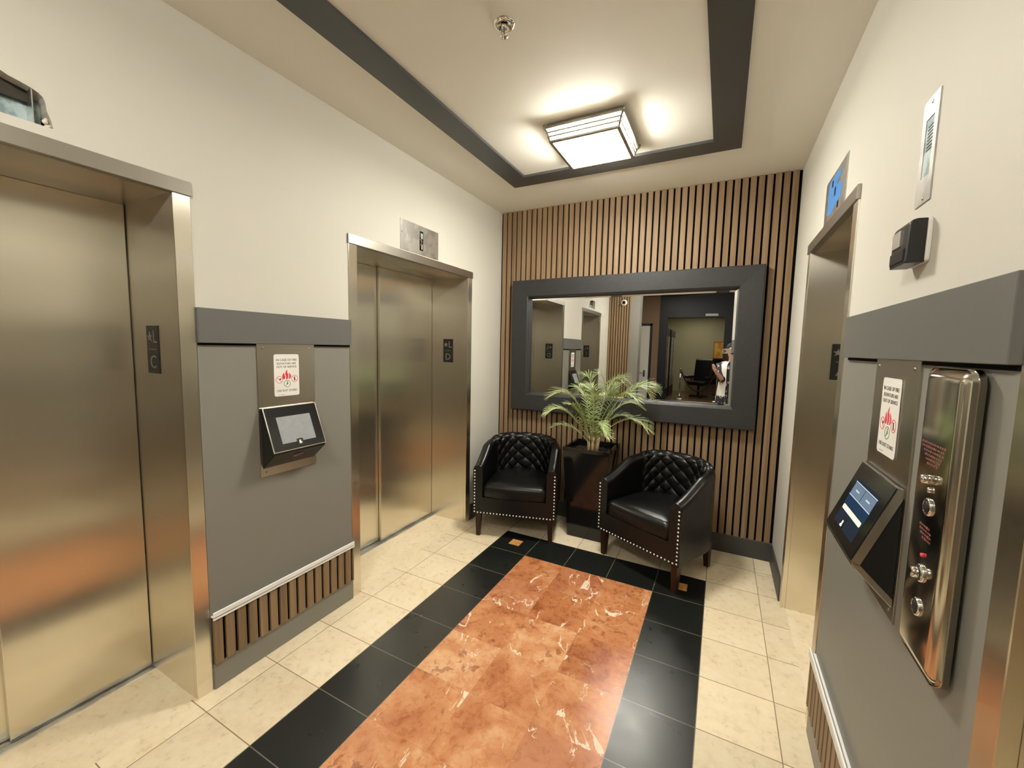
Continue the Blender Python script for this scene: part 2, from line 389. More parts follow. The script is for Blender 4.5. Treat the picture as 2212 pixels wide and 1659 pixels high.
# grey wainscots with band, slatted plinth, white edging
def wainscot(X, sgn, y0, y1, k, yb0, yb1):
    """X wall plane, sgn = direction out of the wall"""
    def bx(m, d0, d1, a, b, z0, z1, bv=0.0015): m.box(min(X+sgn*d0, X+sgn*d1), max(X+sgn*d0, X+sgn*d1), a, b, z0, z1, bv, 1)
    m = MB(); bx(m, 0, .004, y0, y1, 0.10, 1.60, 0); struct(m.build('trim_%d' % k, M['grey']))
    m = MB(); bx(m, 0.004, .022, yb0, yb1, 1.545, 1.690); band = struct(m.build('trim_%d' % (k+1), M['band']))
    m = MB(); bx(m, 0.004, .007, yb0+.002, yb1-.002, 1.536, 1.5455, 0); m.build('reveal_shadow', M['felt'], band)  # thin black strip stands in for the shadow line under the band
    m = MB(); bx(m, 0.004, .009, y0+.003, y1-.003, 0.118, .338, 0); b0 = struct(m.build('trim_%d' % (k+2), M['felt']))
    m = MB()
    slats(m, y0+.003, y1-.003, min(X+sgn*.009, X+sgn*.022), max(X+sgn*.009, X+sgn*.022), 0.120, 0.340, y0-.004, ax='y'); m.build('slat_cladding', M['wood'], b0)
    m = MB(); bx(m, 0.004, .028, y0+.001, y1-.001, 0.340, .346); bx(m, 0.022, .028, y0+.001, y1-.001, 0.330, .366); struct(m.build('trim_%d' % (k+3), M['wtrim']))
    m = MB(); bx(m, 0.004, .013, y0+.002, y1-.002, 0, .120, .002); struct(m.build('baseboard_%s' % ('left_plinth' if sgn > 0 else 'right_plinth'), M['grey']))
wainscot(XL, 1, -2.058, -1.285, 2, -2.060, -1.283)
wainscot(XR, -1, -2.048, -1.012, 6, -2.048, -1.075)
# ------------------------------------------------------------------ elevator doors
def elevator(k, xc, X, rz, w, seam, right_front=True, depth=0.385):
    d = bpy.data.objects.new('door_%d' % k, None); C.objects.link(d); d.location = (X, xc, 0); d.rotation_euler = (0, 0, rz); struct(d)
    h = w/2; sw = 0.060
    m = MB()
    for s in (-1, 1):
        a, b = sorted((s*h, s*(h+sw)))
        m.box(a, b, -.006, .02, 0, ZO, .0015, 1)             # stile
        a, b = sorted((s*h, s*(h+.015)))
        m.box(a, b, .02, depth+.07, 0, ZO+.01)                # jamb return
    m.box(-h, h, .02, depth+.07, ZO, ZO+.02)                  # soffit
    m.build('door_frame', M['steel'], d)
    m = MB(); m.box(-h-sw-.004, h+sw+.004, -.012, .02, ZO-.001, ZO+.053, .0015, 1); m.build('frame_header', M['hdr'], d)
    for a, b, yy in ((-h, seam+.012, depth+.028), (seam, h, depth)):
        m = MB(); m.box(a+.003, b-.003, yy, yy+.025, .010, ZO, .003, 2); m.build('door_panel', M['steel'], d)
    m = MB(); m.box(-h, h, depth-.035, depth+.068, -.01, .004, .001, 1)
    for q in (.0, .03): m.box(-h, h, depth+.004+q, depth+.010+q, .004, .006)
    m.build('door_sill', M['galv'], d)
    m = MB(); m.box(-h-.02, h+.02, depth+.06, depth+.08, 0, ZO+.02); m.build('shaft_screen', M['felt'], d)
    return d
elevator(1, sum(CO)/2, XL, LW, CO[1]-CO[0], 0.027, depth=.395)
elevator(2, sum(DO)/2, XL, LW, DO[1]-DO[0], -0.041, depth=.371)
elevator(3, sum(AO)/2, XR, RW, AO[1]-AO[0], 0.0, depth=.37)
elevator(4, sum(BO)/2, XR, RW, BO[1]-BO[0], 0.0, depth=.37)
# ------------------------------------------------------------------ jamb signs
def star(cx, cz, r):
    return [(cx+(r if i % 2 == 0 else r*.42)*math.sin(PI*i/5), cz+(r if i % 2 == 0 else r*.42)*math.cos(PI*i/5)) for i in range(10)]
def jamb_sign(x, y, rz, letter, label):
    t = thing('floor_sign', label, 'sign', (x, y, 1.512), rz, 'black floor plates on the elevator jambs')
    m = MB(); m.box(-.051, .051, -.003, 0, -.101, .101, .001, 1); m.build('plate', M['blackp'], t)
    m = MB(); m.prism(star(-.022, .052, .023), 'y', -.0042, -.003)
    text_mb(m, 'L', .078, .022, .052, -.0036); m.box(-.030, .030, -.0042, -.003, -.001, .002); text_mb(m, letter, .078, 0, -.055, -.0036)
    m.build('raised_lettering', M['tactile'], t)
    return t
jamb_sign(-.600, DO[1], 0, 'D', 'black star L D plate on far jamb of the full left elevator doorway')
jamb_sign(-.615, CO[1], 0, 'C', 'black star L C plate on jamb of the nearest left elevator, cut by photo edge')
jamb_sign(2.128, AO[1], 0, 'A', 'black star L A plate half hidden inside the right elevator doorway')
jamb_sign(-.585, DO[0], PI, 'D', 'black star plate on elevator jamb, seen leftmost in the mirror')
jamb_sign(-.620, CO[0], PI, 'C', 'black star plate seen in mirror between slats and grey band')
# ------------------------------------------------------------------ indicator plates above the doors
t = thing('hall_indicator', 'steel plate with slot and loose wires above the full left elevator', 'indicator panel', (XL, -.656, 2.288), LW)
m = MB(); m.holed(rect(-.200, .200, -.098, .098), [rect(-.010, .030, -.070, .062)], 'y', -.003, 0); m.build('cover_plate', M['galv'], t)
m = MB(); m.box(-.012, .032, -.0012, -.0008, -.072, .064); m.build('cavity', M['felt'], t)
m = MB(); m.box(-.008, .004, -.0022, -.0013, .02, .058); m.build('circuit_board', M['pcb'], t)
m = MB(); m.box(.006, .026, -.0024, -.0013, .012, .05); m.build('terminal_block', M['wire'], t)
m = MB(); m.box(.010, .024, -.0024, -.0013, -.06, -.03); m.build('terminal_block', M['wire'], t)
m = MB(); m.tube([(-.008, -.003, .005), (.004, -.005, 0), (.006, -.005, -.02), (0, -.003, -.04)], .0018, 6); m.tube([(.004, -.003, .01), (.014, -.005, -.004), (.018, -.004, -.012)], .0018, 6); m.build('wire', M['wire'], t)
m = MB(); m.tube([(.008, -.004, -.028), (.016, -.005, -.026), (.026, -.003, -.030)], .003, 6); m.build('wire', M['copper'], t)
for sx in (-.185, .188):
    m = MB(); m.lathe([(.001, -.0045), (.005, -.004), (.006, -.003)], 10, 'y', (sx, 0, .015)); m.build('screw', M['nickel'], t)
t = thing('hall_indicator', 'steel plate with peeling blue film above the right elevator', 'indicator panel', (XR, -.575, 2.290), RW)
m = MB(); m.holed(rect(-.200, .200, -.102, .102), [rect(-.075, -.045, .045, .075), rect(-.015, .015, -.012, .026), rect(.055, .085, -.085, -.048)], 'y', -.003, 0); m.build('cover_plate', M['galv'], t)
m = MB(); m.box(-.09, .10, -.0012, -.0008, -.092, .082); m.build('cavity', M['felt'], t)
m = MB(); m.holed([(-.135, .070), (-.11, .085), (.02, .086), (.085, .082), (.095, .050), (.03, .045), (.018, .03), (.09, .026), (.13, .0), (.12, -.05), (.04, -.06), (-.05, -.075), (-.12, -.070), (-.15, -.055), (-.125, -.02), (-.14, .03)],
        [rect(-.075, -.045, .045, .075), rect(-.015, .015, -.012, .026)], 'y', -.0036, -.003); m.build('blue_film', M['blue'], t)
t = thing('hall_lantern', 'tall narrow steel plate with slot high on the right wall', 'indicator panel', (XR, -1.582, 2.054), RW)
m = MB(); m.holed(rect(-.043, .043, -.126, .126), [rect(-.022, .024, -.062, .078)], 'y', -.003, 0); m.build('cover_plate', M['galv'], t)
m = MB(); m.box(-.024, .026, -.0012, -.0006, -.064, .080); m.build('lens', M['box'], t)
for i in range(7):
    pass
m = MB()
for i in range(8): m.box(-.010, .022, -.0018, -.0012, .0+.008*i, .003+.008*i)
m.build('louvre', M['blackp'], t)
for sz in (.112, -.114):
    m = MB(); m.lathe([(.001, -.0045), (.004, -.004), (.005, -.003)], 10, 'y', (.005, 0, sz)); m.build('screw', M['nickel'], t)
# wall cavity box over the nearest left elevator
t = thing('junction_box', 'blue grey metal box in torn wall hole above the nearest left elevator', 'electrical box', (XL, -2.59, 2.27), LW)
m = MB()
m.box(-.17, .150, .055, .058, -.075, .10); m.build('back_sheet', M['box'], t)
m = MB(); m.box(.120, .123, .004, .058, -.060, .052); m.build('side_flange', M['galv'], t)
m = MB(); m.box(-.17, .150, .004, .058, .066, .10); m.box(-.17, .125, .040, .054, .012, .066); m.build('top_channel', M['dirt'], t)
m = MB()
for px, pz, r in ((.148, -.038, .008), (.152, -.052, .007), (.157, -.047, .005), (.150, -.030, .005)): m.lathe([(.0005, -r*.5), (r*.8, -r*.3), (r, r*.2), (r*.6, r*.8), (.0005, r)], 7, 'y', (px, .012, pz))
m.build('plaster_crumb', M['rough'], t)
# ------------------------------------------------------------------ fire notices
def notice(x, y, rz, label):
    t = thing('fire_notice', label, 'sign', (x, y, 1.392), rz, 'white fire notices above the elevator kiosks')
    W, H = .0655, .1035
    m = MB(); m.prism(rrect(-W, W, -H, H, .010), 'y', -.0012, 0); m.build('sticker', M['sticker'], t)
    m = MB()
    for s, z, sz in (('IN CASE OF FIRE', .075, .0150), ('ELEVATORS ARE', .0575, .0138), ('OUT OF SERVICE', .041, .0138)): text_mb(m, s, sz, 0, z, -.0014, .0002)
    m.build('lettering', M['ink'], t)
    m = MB(); text_mb(m, 'USE EXIT STAIRS', .0145, 0, -.077, -.0014, .0002)
    m.box(-.046, -.016, -.0016, -.0012, -.0965, -.0955)
    m.build('lettering', M['ink'], t)
    m = MB()
    m.prism([(-.022, -.019), (-.025, -.006), (-.021, .006), (-.015, .013), (-.013, .001), (-.008, -.008), (-.013, -.020)], 'y', -.0016, -.0012)
    m.prism([(-.006, -.021), (-.004, -.008), (-.009, .004), (-.006, .018), (.002, .028), (.001, .014), (.007, .003), (.007, -.010), (.001, -.021)], 'y', -.0016, -.0012)
    m.prism([(.008, -.021), (.012, -.009), (.012, .004), (.009, .012), (.016, .007), (.022, -.004), (.020, -.013), (.014, -.019)], 'y', -.0016, -.0012)
    m.build('flame_symbol', M['red'], t)
    for cx, cz, mt in ((-.040, -.022, 'red'), (.040, -.019, 'red'), (.0005, -.043, 'green')):
        m = MB(); m.holed(circ(cx, cz, .0175), [circ(cx, cz, .0155)], 'y', -.0016, -.0012)
        if mt == 'red':
            q = Matrix.Translation((cx, 0, cz)) @ Matrix.Rotation(PI/4, 4, 'Y'); m.box(-.0155, .0155, -.0016, -.0012, -.0009, .0009, mat=q)
        r = m.build('pictogram_ring', M[mt], t)
        m = MB()
        if cx < -.01: m.prism(circ(cx+.005, cz+.004, .0035, 12), 'y', -.0017, -.0012); m.prism([(cx-.003, cz+.001), (cx+.006, cz+.005), (cx+.010, cz+.003), (cx+.005, cz-.001)], 'y', -.00175, -.0012)
        elif cx > .01:
            m.prism(circ(cx, cz+.008, .0026, 12), 'y', -.0017, -.0012); m.prism([(cx-.003, cz+.005), (cx+.003, cz+.005), (cx+.002, cz-.011), (cx-.002, cz-.011)], 'y', -.00175, -.0012)
        else:
            m.prism(circ(cx+.002, cz+.010, .0026, 12), 'y', -.0017, -.0012)
            m.prism([(cx-.001, cz+.007), (cx+.004, cz+.006), (cx+.005, cz-.002), (cx-.001, cz-.004), (cx-.008, cz-.011), (cx-.010, cz-.010), (cx-.002, cz-.001)], 'y', -.00175, -.0012)
        m.build('pictogram', M['ink'] if mt == 'red' else M['green'], r)
    return t
notice(XL+.0095, -1.676, LW, 'white fire notice above grey screen kiosk on left wall')
notice(XR-.0095, -1.545, RW, 'white fire notice above lit screen kiosk on right wall')
# ------------------------------------------------------------------ kiosks
def kiosk(x, y, rz, lit, label):
    t = thing('elevator_kiosk', label, 'kiosk', (x, y, 0.905), rz, 'wall mounted elevator kiosks')
    W = .150
    m = MB(); m.box(-W, W, -.005, 0, 0, .640, .0005, 1); m.build('back_plate', M['steel2'], t)
    for sx in (-.122, .122):
        for sz in (.022, .620):
            m = MB(); m.lathe([(.0005, -.008), (.0035, -.0072), (.005, -.005)], 10, 'y', (sx, 0, sz)); m.build('screw', M['nickel'], t)
    H = .135; fd_ = .090 if lit else .097
    # housing wedge: profile in (depth, z)
    pr = [(-.005, .040), (-.005, .332), (-.014, .334), (-fd_, .128), (-fd_+.002, .116)]
    q = MB(); q.prism(pr, 'x', -H-.002, H+.002, .0025); q.build('housing', M['blackp'], t)
    a, b = Vector((0, -.014, .334)), Vector((0, -fd_, .128)); L = (b-a).length
    # face frame: local u along x, v down the face
    ez = (a-b).normalized(); ex = Vector((1, 0, 0)); en = ex.cross(ez)   # points out of the wall
    R = Matrix.Translation((a+b)/2) @ Matrix((ex, -en, ez)).transposed().to_4x4()
    def plate(m, u0, u1, v0, v1, d0, d1, r=0): 
        z = MB(); z.prism(rrect(u0, u1, v0, v1, r, 4) if r else rect(u0, u1, v0, v1), 'y', -d1, -d0); b_ = z.bm
        m.merge(b_, R)
    hL = L/2
    m = MB(); plate(m, -H-.006, H+.006, -hL, hL, -.016 if lit else -.001, .002)
    if lit: m.prism([(-fd_-.001, .130), (-fd_-.001, .122), (-.006, .034), (-.006, .056), (-fd_+.014, .128)], 'x', -H-.006, H+.006, .001)
    m.build('face_rim', M['steel2'], t)
    m = MB(); plate(m, -H, H, -hL+.004, hL-.003, .001, .004); bz = m.build('bezel', M['glassb'], t)
    if not lit:
        m = MB(); plate(m, -.090, .090, -.075, .058, .004, .0045); m.build('screen', M['lcd'], t)
        m = MB(); plate(m, -.017, .017, -.094, -.062, .004, .0055, .003); bt = m.build('access_button', M['blackp'], t)
        m = MB(); plate(m, -.005, .004, -.088, -.070, .0055, .006, .002); plate(m, -.006, .009, -.086, -.080, .0055, .0062, .002); m.build('access_icon', M['white'], bt)
    else:
        m = MB(); plate(m, -.090, .090, -.078, .062, .004, .0045); sc = m.build('screen', M['scr_d'], t)
        m = MB(); plate(m, -.090, .090, -.018, .030, .0045, .0048); m.build('display_field', M['scr_n'], sc)
        m = MB(); plate(m, -.088, -.002, .014, .050, .0048, .0051); plate(m, .002, .088, .014, .050, .0048, .0051); m.build('display_tile', M['scr_b'], sc)
        m = MB(); plate(m, -.090, .090, .0515, .054, .0048, .0052); plate(m, -.090, .090, .0105, .013, .0048, .0052); plate(m, -.060, -.030, .030, .034, .0051, .0054); plate(m, .030, .060, .030, .034, .0051, .0054); m.build('display_line', M['scr_l'], sc)
        m = MB(); plate(m, -.082, .082, -.034, -.020, .0048, .0052, .004); m.build('display_bar', M['scr_y'], sc)
        m = MB(); plate(m, -.035, -.005, -.078, -.046, .0048, .006, .003); bt = m.build('access_button', M['blackp'], t)
        m = MB(); plate(m, -.024, -.016, -.074, -.056, .006, .0063, .002); plate(m, -.029, -.014, -.074, -.068, .006, .0064, .002); m.build('access_icon', M['scr_w'], bt)
    # oval emblem on the sloping underside
    p0, p1 = Vector((0, -fd_+.002, .116)), Vector((0, -.005, .040)); ey = (p0-p1).normalized(); nn = ex.cross(ey)
    if nn.z > 0: nn = -nn
    R2 = Matrix.Translation(p0.lerp(p1, .30)) @ Matrix((ex, -nn, ex.cross(-nn))).transposed().to_4x4()
    ov = [(.026*math.cos(2*PI*i/28), .0125*math.sin(2*PI*i/28)) for i in range(28)]
    z = MB(); z.prism(ov, 'y', -.0030, -.0012); b_ = z.bm; m = MB(); m.merge(b_, R2); em = m.build('oval_emblem', M['dullred'], t)
    z = MB(); z.holed(ov, [[(u*.88, v*.80) for u, v in ov]], 'y', -.0036, -.0028); b_ = z.bm; m = MB(); m.merge(b_, R2); m.build('emblem_ring', M['galv'], em)
    return t
kiosk(XL+.0035, -1.670, LW, False, 'black kiosk with blank grey screen on left wall')
kiosk(XR-.0035, -1.552, RW, True, 'steel kiosk with lit menu screen on right wall')
# ------------------------------------------------------------------ fire service panel
t = thing('fire_service_panel', 'tall polished steel key switch panel beside the right wall kiosk', 'control panel', (XR-.004, -1.887, 1.232), RW)
m = MB(); m.box(-.076, .094, -.034, 0, -.294, .302, .026, 6)
for fc in m.bm.faces: fc.smooth = True
m.build('cover', M['polished'], t)
def ring(z, x=0, r=.017, d=.034, keyed=False):
    m = MB(); m.lathe([(r*.72, -d-.004), (r*.78, -d-.0055), (r, -d-.004), (r*1.08, -d+.001)], 24, 'y', (x+.014, 0, z)); o = m.build('switch_ring', M['chrome'], t)
    m = MB(); m.lathe([(.0005, -d-.0045), (r*.74, -d-.0045), (r*.74, -d)], 20, 'y', (x+.014, 0, z)); m.build('switch_core', M['ink'], o)
    if keyed:
        m = MB(); m.lathe([(.0005, -d-.016), (.009, -d-.016), (.0105, -d-.013), (.0105, -d)], 20, 'y', (x+.014, 0, z)); m.build('key_barrel', M['chrome'], o)
ring(.030); ring(-.105, keyed=True); ring(-.175)
m = MB(); m.lathe([(.0005, -.052), (.008, -.050), (.010, -.034)], 16, 'y', (.014, 0, .085)); m.build('key_barrel', M['chrome'], t)
m = MB(); m.lathe([(.0005, -.040), (.005, -.039), (.006, -.034)], 12, 'y', (.014, 0, .064)); m.build('indicator_lamp', M['chrome'], t)
m = MB(); m.lathe([(.0005, -.039), (.0035, -.038), (.0045, -.034)], 12, 'y', (.014, 0, -.068)); m.build('indicator_lamp', M['red'], t)
random.seed(11)
def dashes(m, z, x0, x1, h):
    x = x0
    while x < x1:
        w_ = random.uniform(.003, .008); hh = h*random.uniform(.6, 1.1); m.box(x, min(x+w_, x1), -.0346, -.0338, z-hh/2, z+hh/2); x += w_+random.uniform(.0015, .004)
m = MB()
for z, a, b in ((.152, -.045, .055), (.144, -.044, .050), (.136, -.034, .050), (.128, -.028, .046), (.120, -.022, .038), (.112, -.014, .030)): dashes(m, z, a, b, .0042)
m.build('red_legend', M['dullred'], t)
m = MB()
for z, a, b in ((-.012, -.016, .026), (-.020, -.014, .034), (-.028, -.010, .036), (-.036, 0, .034)): dashes(m, z, a, b, .0042)
m.build('red_legend', M['dullred'], t)
# ------------------------------------------------------------------ black sensor on the right wall
t = thing('wall_sensor', 'black boxy sensor on white mount on upper right wall', 'sensor', (XR, -1.605, 1.826), RW)
m = MB(); m.prism(rrect(-.048, .054, -.050, .054, .012), 'y', -.009, 0, .002); m.build('mount', M['white'], t)
m = MB(); m.prism([(-.007, -.050), (-.007, .052), (-.026, .053), (-.036, .050), (-.041, .042), (-.044, -.050)], 'x', -.050, .050, .003); m.build('housing', M['blackp'], t)
m = MB(); m.box(-.040, .010, -.0455, -.040, -.004, .036, .001, 1); m.build('lens', M['galv'], t)
m = MB(); m.box(-.044, .044, -.0465, -.041, -.044, -.014, .002, 1); m.build('lower_cover', M['blackp'], t)
# ------------------------------------------------------------------ mirror
MG = YB-.016; tilt = 0.0065
t = thing('wall_mirror', 'wide mirror in thick charcoal frame on the slatted back wall', 'mirror', (.766, MG, 1.575), 0)
t.rotation_euler = (0, -tilt, 0)
ox, oz, ix, iz = 1.003, .597, .846, .444
fd = .062
m = MB()
# frame with sloped section: outer edge, raised face, inner lip
prof = [(ox, oz, 0.0), (ox, oz, -fd), (ox-.008, oz-.008, -fd-.004), (ix+.010, iz+.010, -fd+.002), (ix, iz, -fd+.010), (ix, iz, -.006)]
rows = [[(sx*a, d, sz*b) for sx, sz in ((-1, -1), (1, -1), (1, 1), (-1, 1))] for a, b, d in prof]
m.grid(rows, closed=True, smooth=False)
m.build('frame', M['frame'], t, recalc=True)
m = MB(); bw = .026
rows = [[(sx*a, d, sz*b) for sx, sz in ((-1, -1), (1, -1), (1, 1), (-1, 1))] for a, b, d in ((ix+.002, iz+.002, -.0060), (ix-bw, iz-bw, -.0085))]
m.grid(rows, closed=True, smooth=False)
m.quad([(-(ix-bw), -.0085, -(iz-bw)), (ix-bw, -.0085, -(iz-bw)), (ix-bw, -.0085, iz-bw), (-(ix-bw), -.0085, iz-bw)])
m.build('mirror_glass', M['mirror'], t, recalc=False)
# ------------------------------------------------------------------ ceiling lights
def ceiling_light(x, y, label, glass=('lamp', 'lampside')):
    t = thing('ceiling_light', label, 'ceiling light', (x, y, ZC), 0, 'square ceiling lights')
    m = MB(); m.box(-.212, .212, -.212, .212, -.022, 0, .003, 1); m.build('pan', M['nickel'], t)
    g = .190; zb = -.092
    m = MB(); m.box(-g, g, -g, g, zb+.001, -.022); m.mi = 0
    m.bm.faces.ensure_lookup_table()
    for fc in m.bm.faces: fc.material_index = 0 if abs(fc.normal.z) > .5 else 1
    m.bm.normal_update()
    for fc in m.bm.faces: fc.material_index = 0 if abs(fc.normal.z) > .5 else 1
    m.build('diffuser', [M[glass[0]], M[glass[1]]], t)
    def ringz(z, r, th, hh):
        k = MB()
        for sx in (-1, 1):
            a, b = sorted((sx*r, sx*(r-th))); k.box(a, b, -r, r, z, z+hh, .001, 1); k.box(-r+th, r-th, a, b, z, z+hh, .001, 1)
        k.build('frame_rail', M['nickel'], t)
    ringz(-.032, .224, .016, .012); ringz(-.052, .212, .012, .010); ringz(-.073, .207, .012, .010); ringz(zb-.005, .199, .017, .012)
    for sx in (-1, 1):
        for sy in (-1, 1):
            m = MB(); m.tube([(sx*.193, sy*.193, zb), (sx*.200, sy*.200, -.065), (sx*.209, sy*.209, -.04), (sx*.222, sy*.222, -.024), (sx*.224, sy*.224, -.010)], .006, 8); m.build('corner_post', M['nickel'], t)
    return t
ceiling_light(.780, -.525, 'lit square glass ceiling light in front of the slatted wall')
ceiling_light(.780, -3.150, 'second square ceiling light above the photographer, outside the photo', ('lampb', 'lampbside'))
# ------------------------------------------------------------------ sprinkler
t = thing('fire_sprinkler', 'chrome pendant sprinkler head in the middle of the ceiling', 'sprinkler', (.694, -1.470, ZC), 0); t.scale = (.9, .9, .8)
m = MB(); m.lathe([(.0005, -.002), (.022, -.003), (.030, -.012), (.040, -.010), (.046, -.002), (.047, 0)], 28); m.build('escutcheon', M['chrome'], t)
m = MB(); m.cyl((0, 0, -.003), (0, 0, -.026), .014, .012, 14); m.build('body', M['chrome'], t)
m = MB()
for s in (-1, 1): m.tube([(s*.010, 0, -.024), (s*.015, 0, -.038), (s*.012, 0, -.052), (s*.003, 0, -.060)], .003, 8)
m.build('yoke', M['chrome'], t)
m = MB(); m.cyl((0, 0, -.026), (0, 0, -.056), .0028, .0028, 8); m.build('bulb', M['dullred'], t)
m = MB(); m.lathe([(.0005, -.064), (.006, -.064), (.017, -.061), (.017, -.060), (.0005, -.058)], 18); m.build('deflector', M['chrome'], t)
# ------------------------------------------------------------------ armchair
HW, YFc, YBk = .337, -.31, .31
def sup(u):
    """outer plan outline of the shell, u in 0..1 from left arm front round the back to right arm front; returns point and outward normal"""
    s0 = .28; 
    if u < .30: 
        k = u/.30; return Vector((-HW, YFc+k*s0)), Vector((-1, 0))
    if u > .70:
        k = (1-u)/.30; return Vector((HW, YFc+k*s0)), Vector((1, 0))
    a = PI-(u-.30)/.40*PI
    e = .86
    cx, sy = math.cos(a), math.sin(a)
    p = Vector((HW*math.copysign(abs(cx)**e, cx), YFc+s0+(YBk-YFc-s0)*abs(sy)**e))
    n = Vector((cx/HW, sy/(YBk-YFc-s0))).normalized()
    return p, n
def ztop(u):
    k = min(u, 1-u)/.5            # 0 at arm front, 1 at back centre
    k = min(1, k/.86); s = k*k*(3-2*k)
    return .598+.157*(0.35*k+0.65*s)
TH = .078
def shell_pt(u, v, off=0.0):
    """v: 0 outer bottom .. 1 inner bottom, over the rolled top"""
    p, n = sup(u); z1 = ztop(u); r = TH/2
    zb = .195; zi = .36
    if v < .42: k = v/.42; d, z, nn = 0.0, zb+(z1-r-zb)*k, (1, 0)
    elif v < .62:
        a = (v-.42)/.20*PI; d = r-r*math.cos(a); z = z1-r+r*math.sin(a); nn = (math.cos(a), math.sin(a))
    else: k = (v-.62)/.38; d, z, nn = TH, z1-r+(zi-(z1-r))*k, (-1, 0)
    q = p-n*d
    return Vector((q.x, q.y, z))+Vector((n.x*nn[0], n.y*nn[0], nn[1]))*off
def make_armchair(label, loc, rz):
    t = thing('armchair', label, 'armchair', loc, rz, 'black tub armchairs by the planter')
    us = [i/72 for i in range(73)]; vs = [i/42 for i in range(43)]
    m = MB(); m.grid([[shell_pt(u, v) for v in vs] for u in us])
    for u in (0, 1):
        fl = [m.bm.verts.new(shell_pt(u, v)) for v in vs]; fl.append(m.bm.verts.new((shell_pt(u, 1).x, YFc, .195)))
        m.bm.faces.new(fl)
    bmesh.ops.remove_doubles(m.bm, verts=m.bm.verts, dist=1e-5)
    m.build('shell', M['leather'], t, recalc=True)
    # quilted inner back
    m = MB(); rows = []
    ua, ub, va, vb = .350, .650, .47, .97
    for i in range(121):
        u = ua+(ub-ua)*i/120; r = []
        for j in range(91):
            v = va+(vb-va)*j/90
            a = (u-.5)/(ub-ua)*6.0; b = (v-va)/(vb-va)*4.5
            g = abs(math.sin(PI*(a+b)))*abs(math.sin(PI*(a-b)))
            ed = min(1, min(i, 120-i)/5, min(j, 90-j)/5)
            r.append(shell_pt(u, v, .002+.015*ed*(g**.42)))
        rows.append(r)
    m.grid(rows); m.build('quilted_back', M['leather'], t)
    # seat cushion: D outline, rounded
    out = []
    for i in range(61):
        u = .02+.96*i/60; p, n = sup(u); out.append(p-n*(TH+.004))
    fy = YFc+.004
    L0 = [Vector((out[0].x, fy))]+[q for q in out]+[Vector((out[-1].x, fy))]
    for k in range(1, 14): L0.append(Vector((out[-1].x+(out[0].x-out[-1].x)*k/14, fy-.012*math.sin(PI*k/14))))
    cc = Vector((0, -.04)); rows = []
    for ins, z in ((.03, .330), (.008, .333), (0, .345), (0, .395), (.004, .420), (.014, .437), (.034, .447), (.08, .454), (.16, .459), (.23, .461)):
        rows.append([(cc.x+(q.x-cc.x)*(1-ins/.28), cc.y+(q.y-cc.y)*(1-ins/.28), z) for q in L0])
    rows.append([(cc.x, cc.y, .462)]*len(L0))
    m = MB(); m.grid(rows, closed=True); bmesh.ops.remove_doubles(m.bm, verts=m.bm.verts, dist=1e-5); m.build('seat_cushion', M['leather'], t, recalc=True)
    # seat base / apron
    L1 = [Vector((-HW+TH, YFc))]+[(sup(i/40)[0]-sup(i/40)[1]*(TH-.01)) for i in range(1, 40)]+[Vector((HW-TH, YFc))]
    m = MB(); m.prism([(q.x, q.y) for q in L1], 'z', .197, .335); m.build('seat_base', M['leather'], t)
    # legs
    for x, y in ((-.297, YFc+.045), (.297, YFc+.045), (-.245, .205), (.245, .205)):
        s = 1 if y > 0 else -.3
        m = MB(); rows = []
        for z, h, dy in ((0, .0155, .018*s), (.20, .024, 0)):
            rows.append([(x-h, y-h+dy, z), (x+h, y-h+dy, z), (x+h, y+h+dy, z), (x-h, y+h+dy, z)])
        m.grid(rows, closed=True, smooth=False); m.bm.verts.ensure_lookup_table()
        m.bm.faces.new([m.bm.verts[i] for i in (3, 2, 1, 0)]); m.bm.faces.new([m.bm.verts[i] for i in (4, 5, 6, 7)])
        m.build('leg', M['legwood'], t)
    # nailheads
    m = MB(); m.lathe([(.0003, -.0052), (.0035, -.0045), (.0058, -.0022), (.0065, 0)], 12, 'y'); n0 = m.build('nailhead', M['nail'], t)
    pos = [(-.324, .212+.0262*i) for i in range(14)]+[(.324, .212+.0262*i) for i in range(14)]+[(-.324+.648*i/24, .207) for i in range(1, 24)]
    for k, (x, z) in enumerate(pos):
        o = n0 if k == 0 else n0.copy()
        if k: C.objects.link(o); o.parent = t
        o.location = (x, YFc, z)
    return t
def dup(root, loc, rz, label):
    r = root.copy(); C.objects.link(r); r.location = loc; r.rotation_euler = (0, 0, rz); r['label'] = label
    for ch in list(root.children):
        c_ = ch.copy(); C.objects.link(c_); c_.parent = r
    return r
ch0 = make_armchair('black quilted tub armchair left of planter, beside the elevator', (.032, .157, 0), math.radians(15.9))
dup(ch0, (1.2025, .131, 0), math.radians(-26.8), 'black quilted tub armchair right of planter, leg on black tiles')
# ------------------------------------------------------------------ planter and palm
PX, PY = .607, .322
t = thing('planter', 'tall glossy black square planter between the two armchairs', 'planter', (PX, PY, 0), 0)
m = MB(); hb, ht, H = .142, .190, .755
prof = [(hb-.01, 0), (hb, .004), (ht-.004, H-.03), (ht, H-.03), (ht, H), (ht-.022, H), (ht-.03, H-.06)]
m.grid([[(sx*a, sy*a, z) for sx, sy in ((-1, -1), (1, -1), (1, 1), (-1, 1))] for a, z in prof], closed=True, smooth=False)
m.build('pot', M['gloss'], t, recalc=True)
m = MB(); a = ht-.028
m.grid([[(-a+2*a*i/12, -a+2*a*j/12, H-.06+random.uniform(0, .014)) for i in range(13)] for j in range(13)]); m.build('soil', M['soil'], t)
t = thing('potted_palm', 'green feathery palm growing from the glossy black planter', 'plant', (PX+.02, PY-.02, H-.055), 0)
B0 = Vector((PX+.02, PY-.02, H-.055))
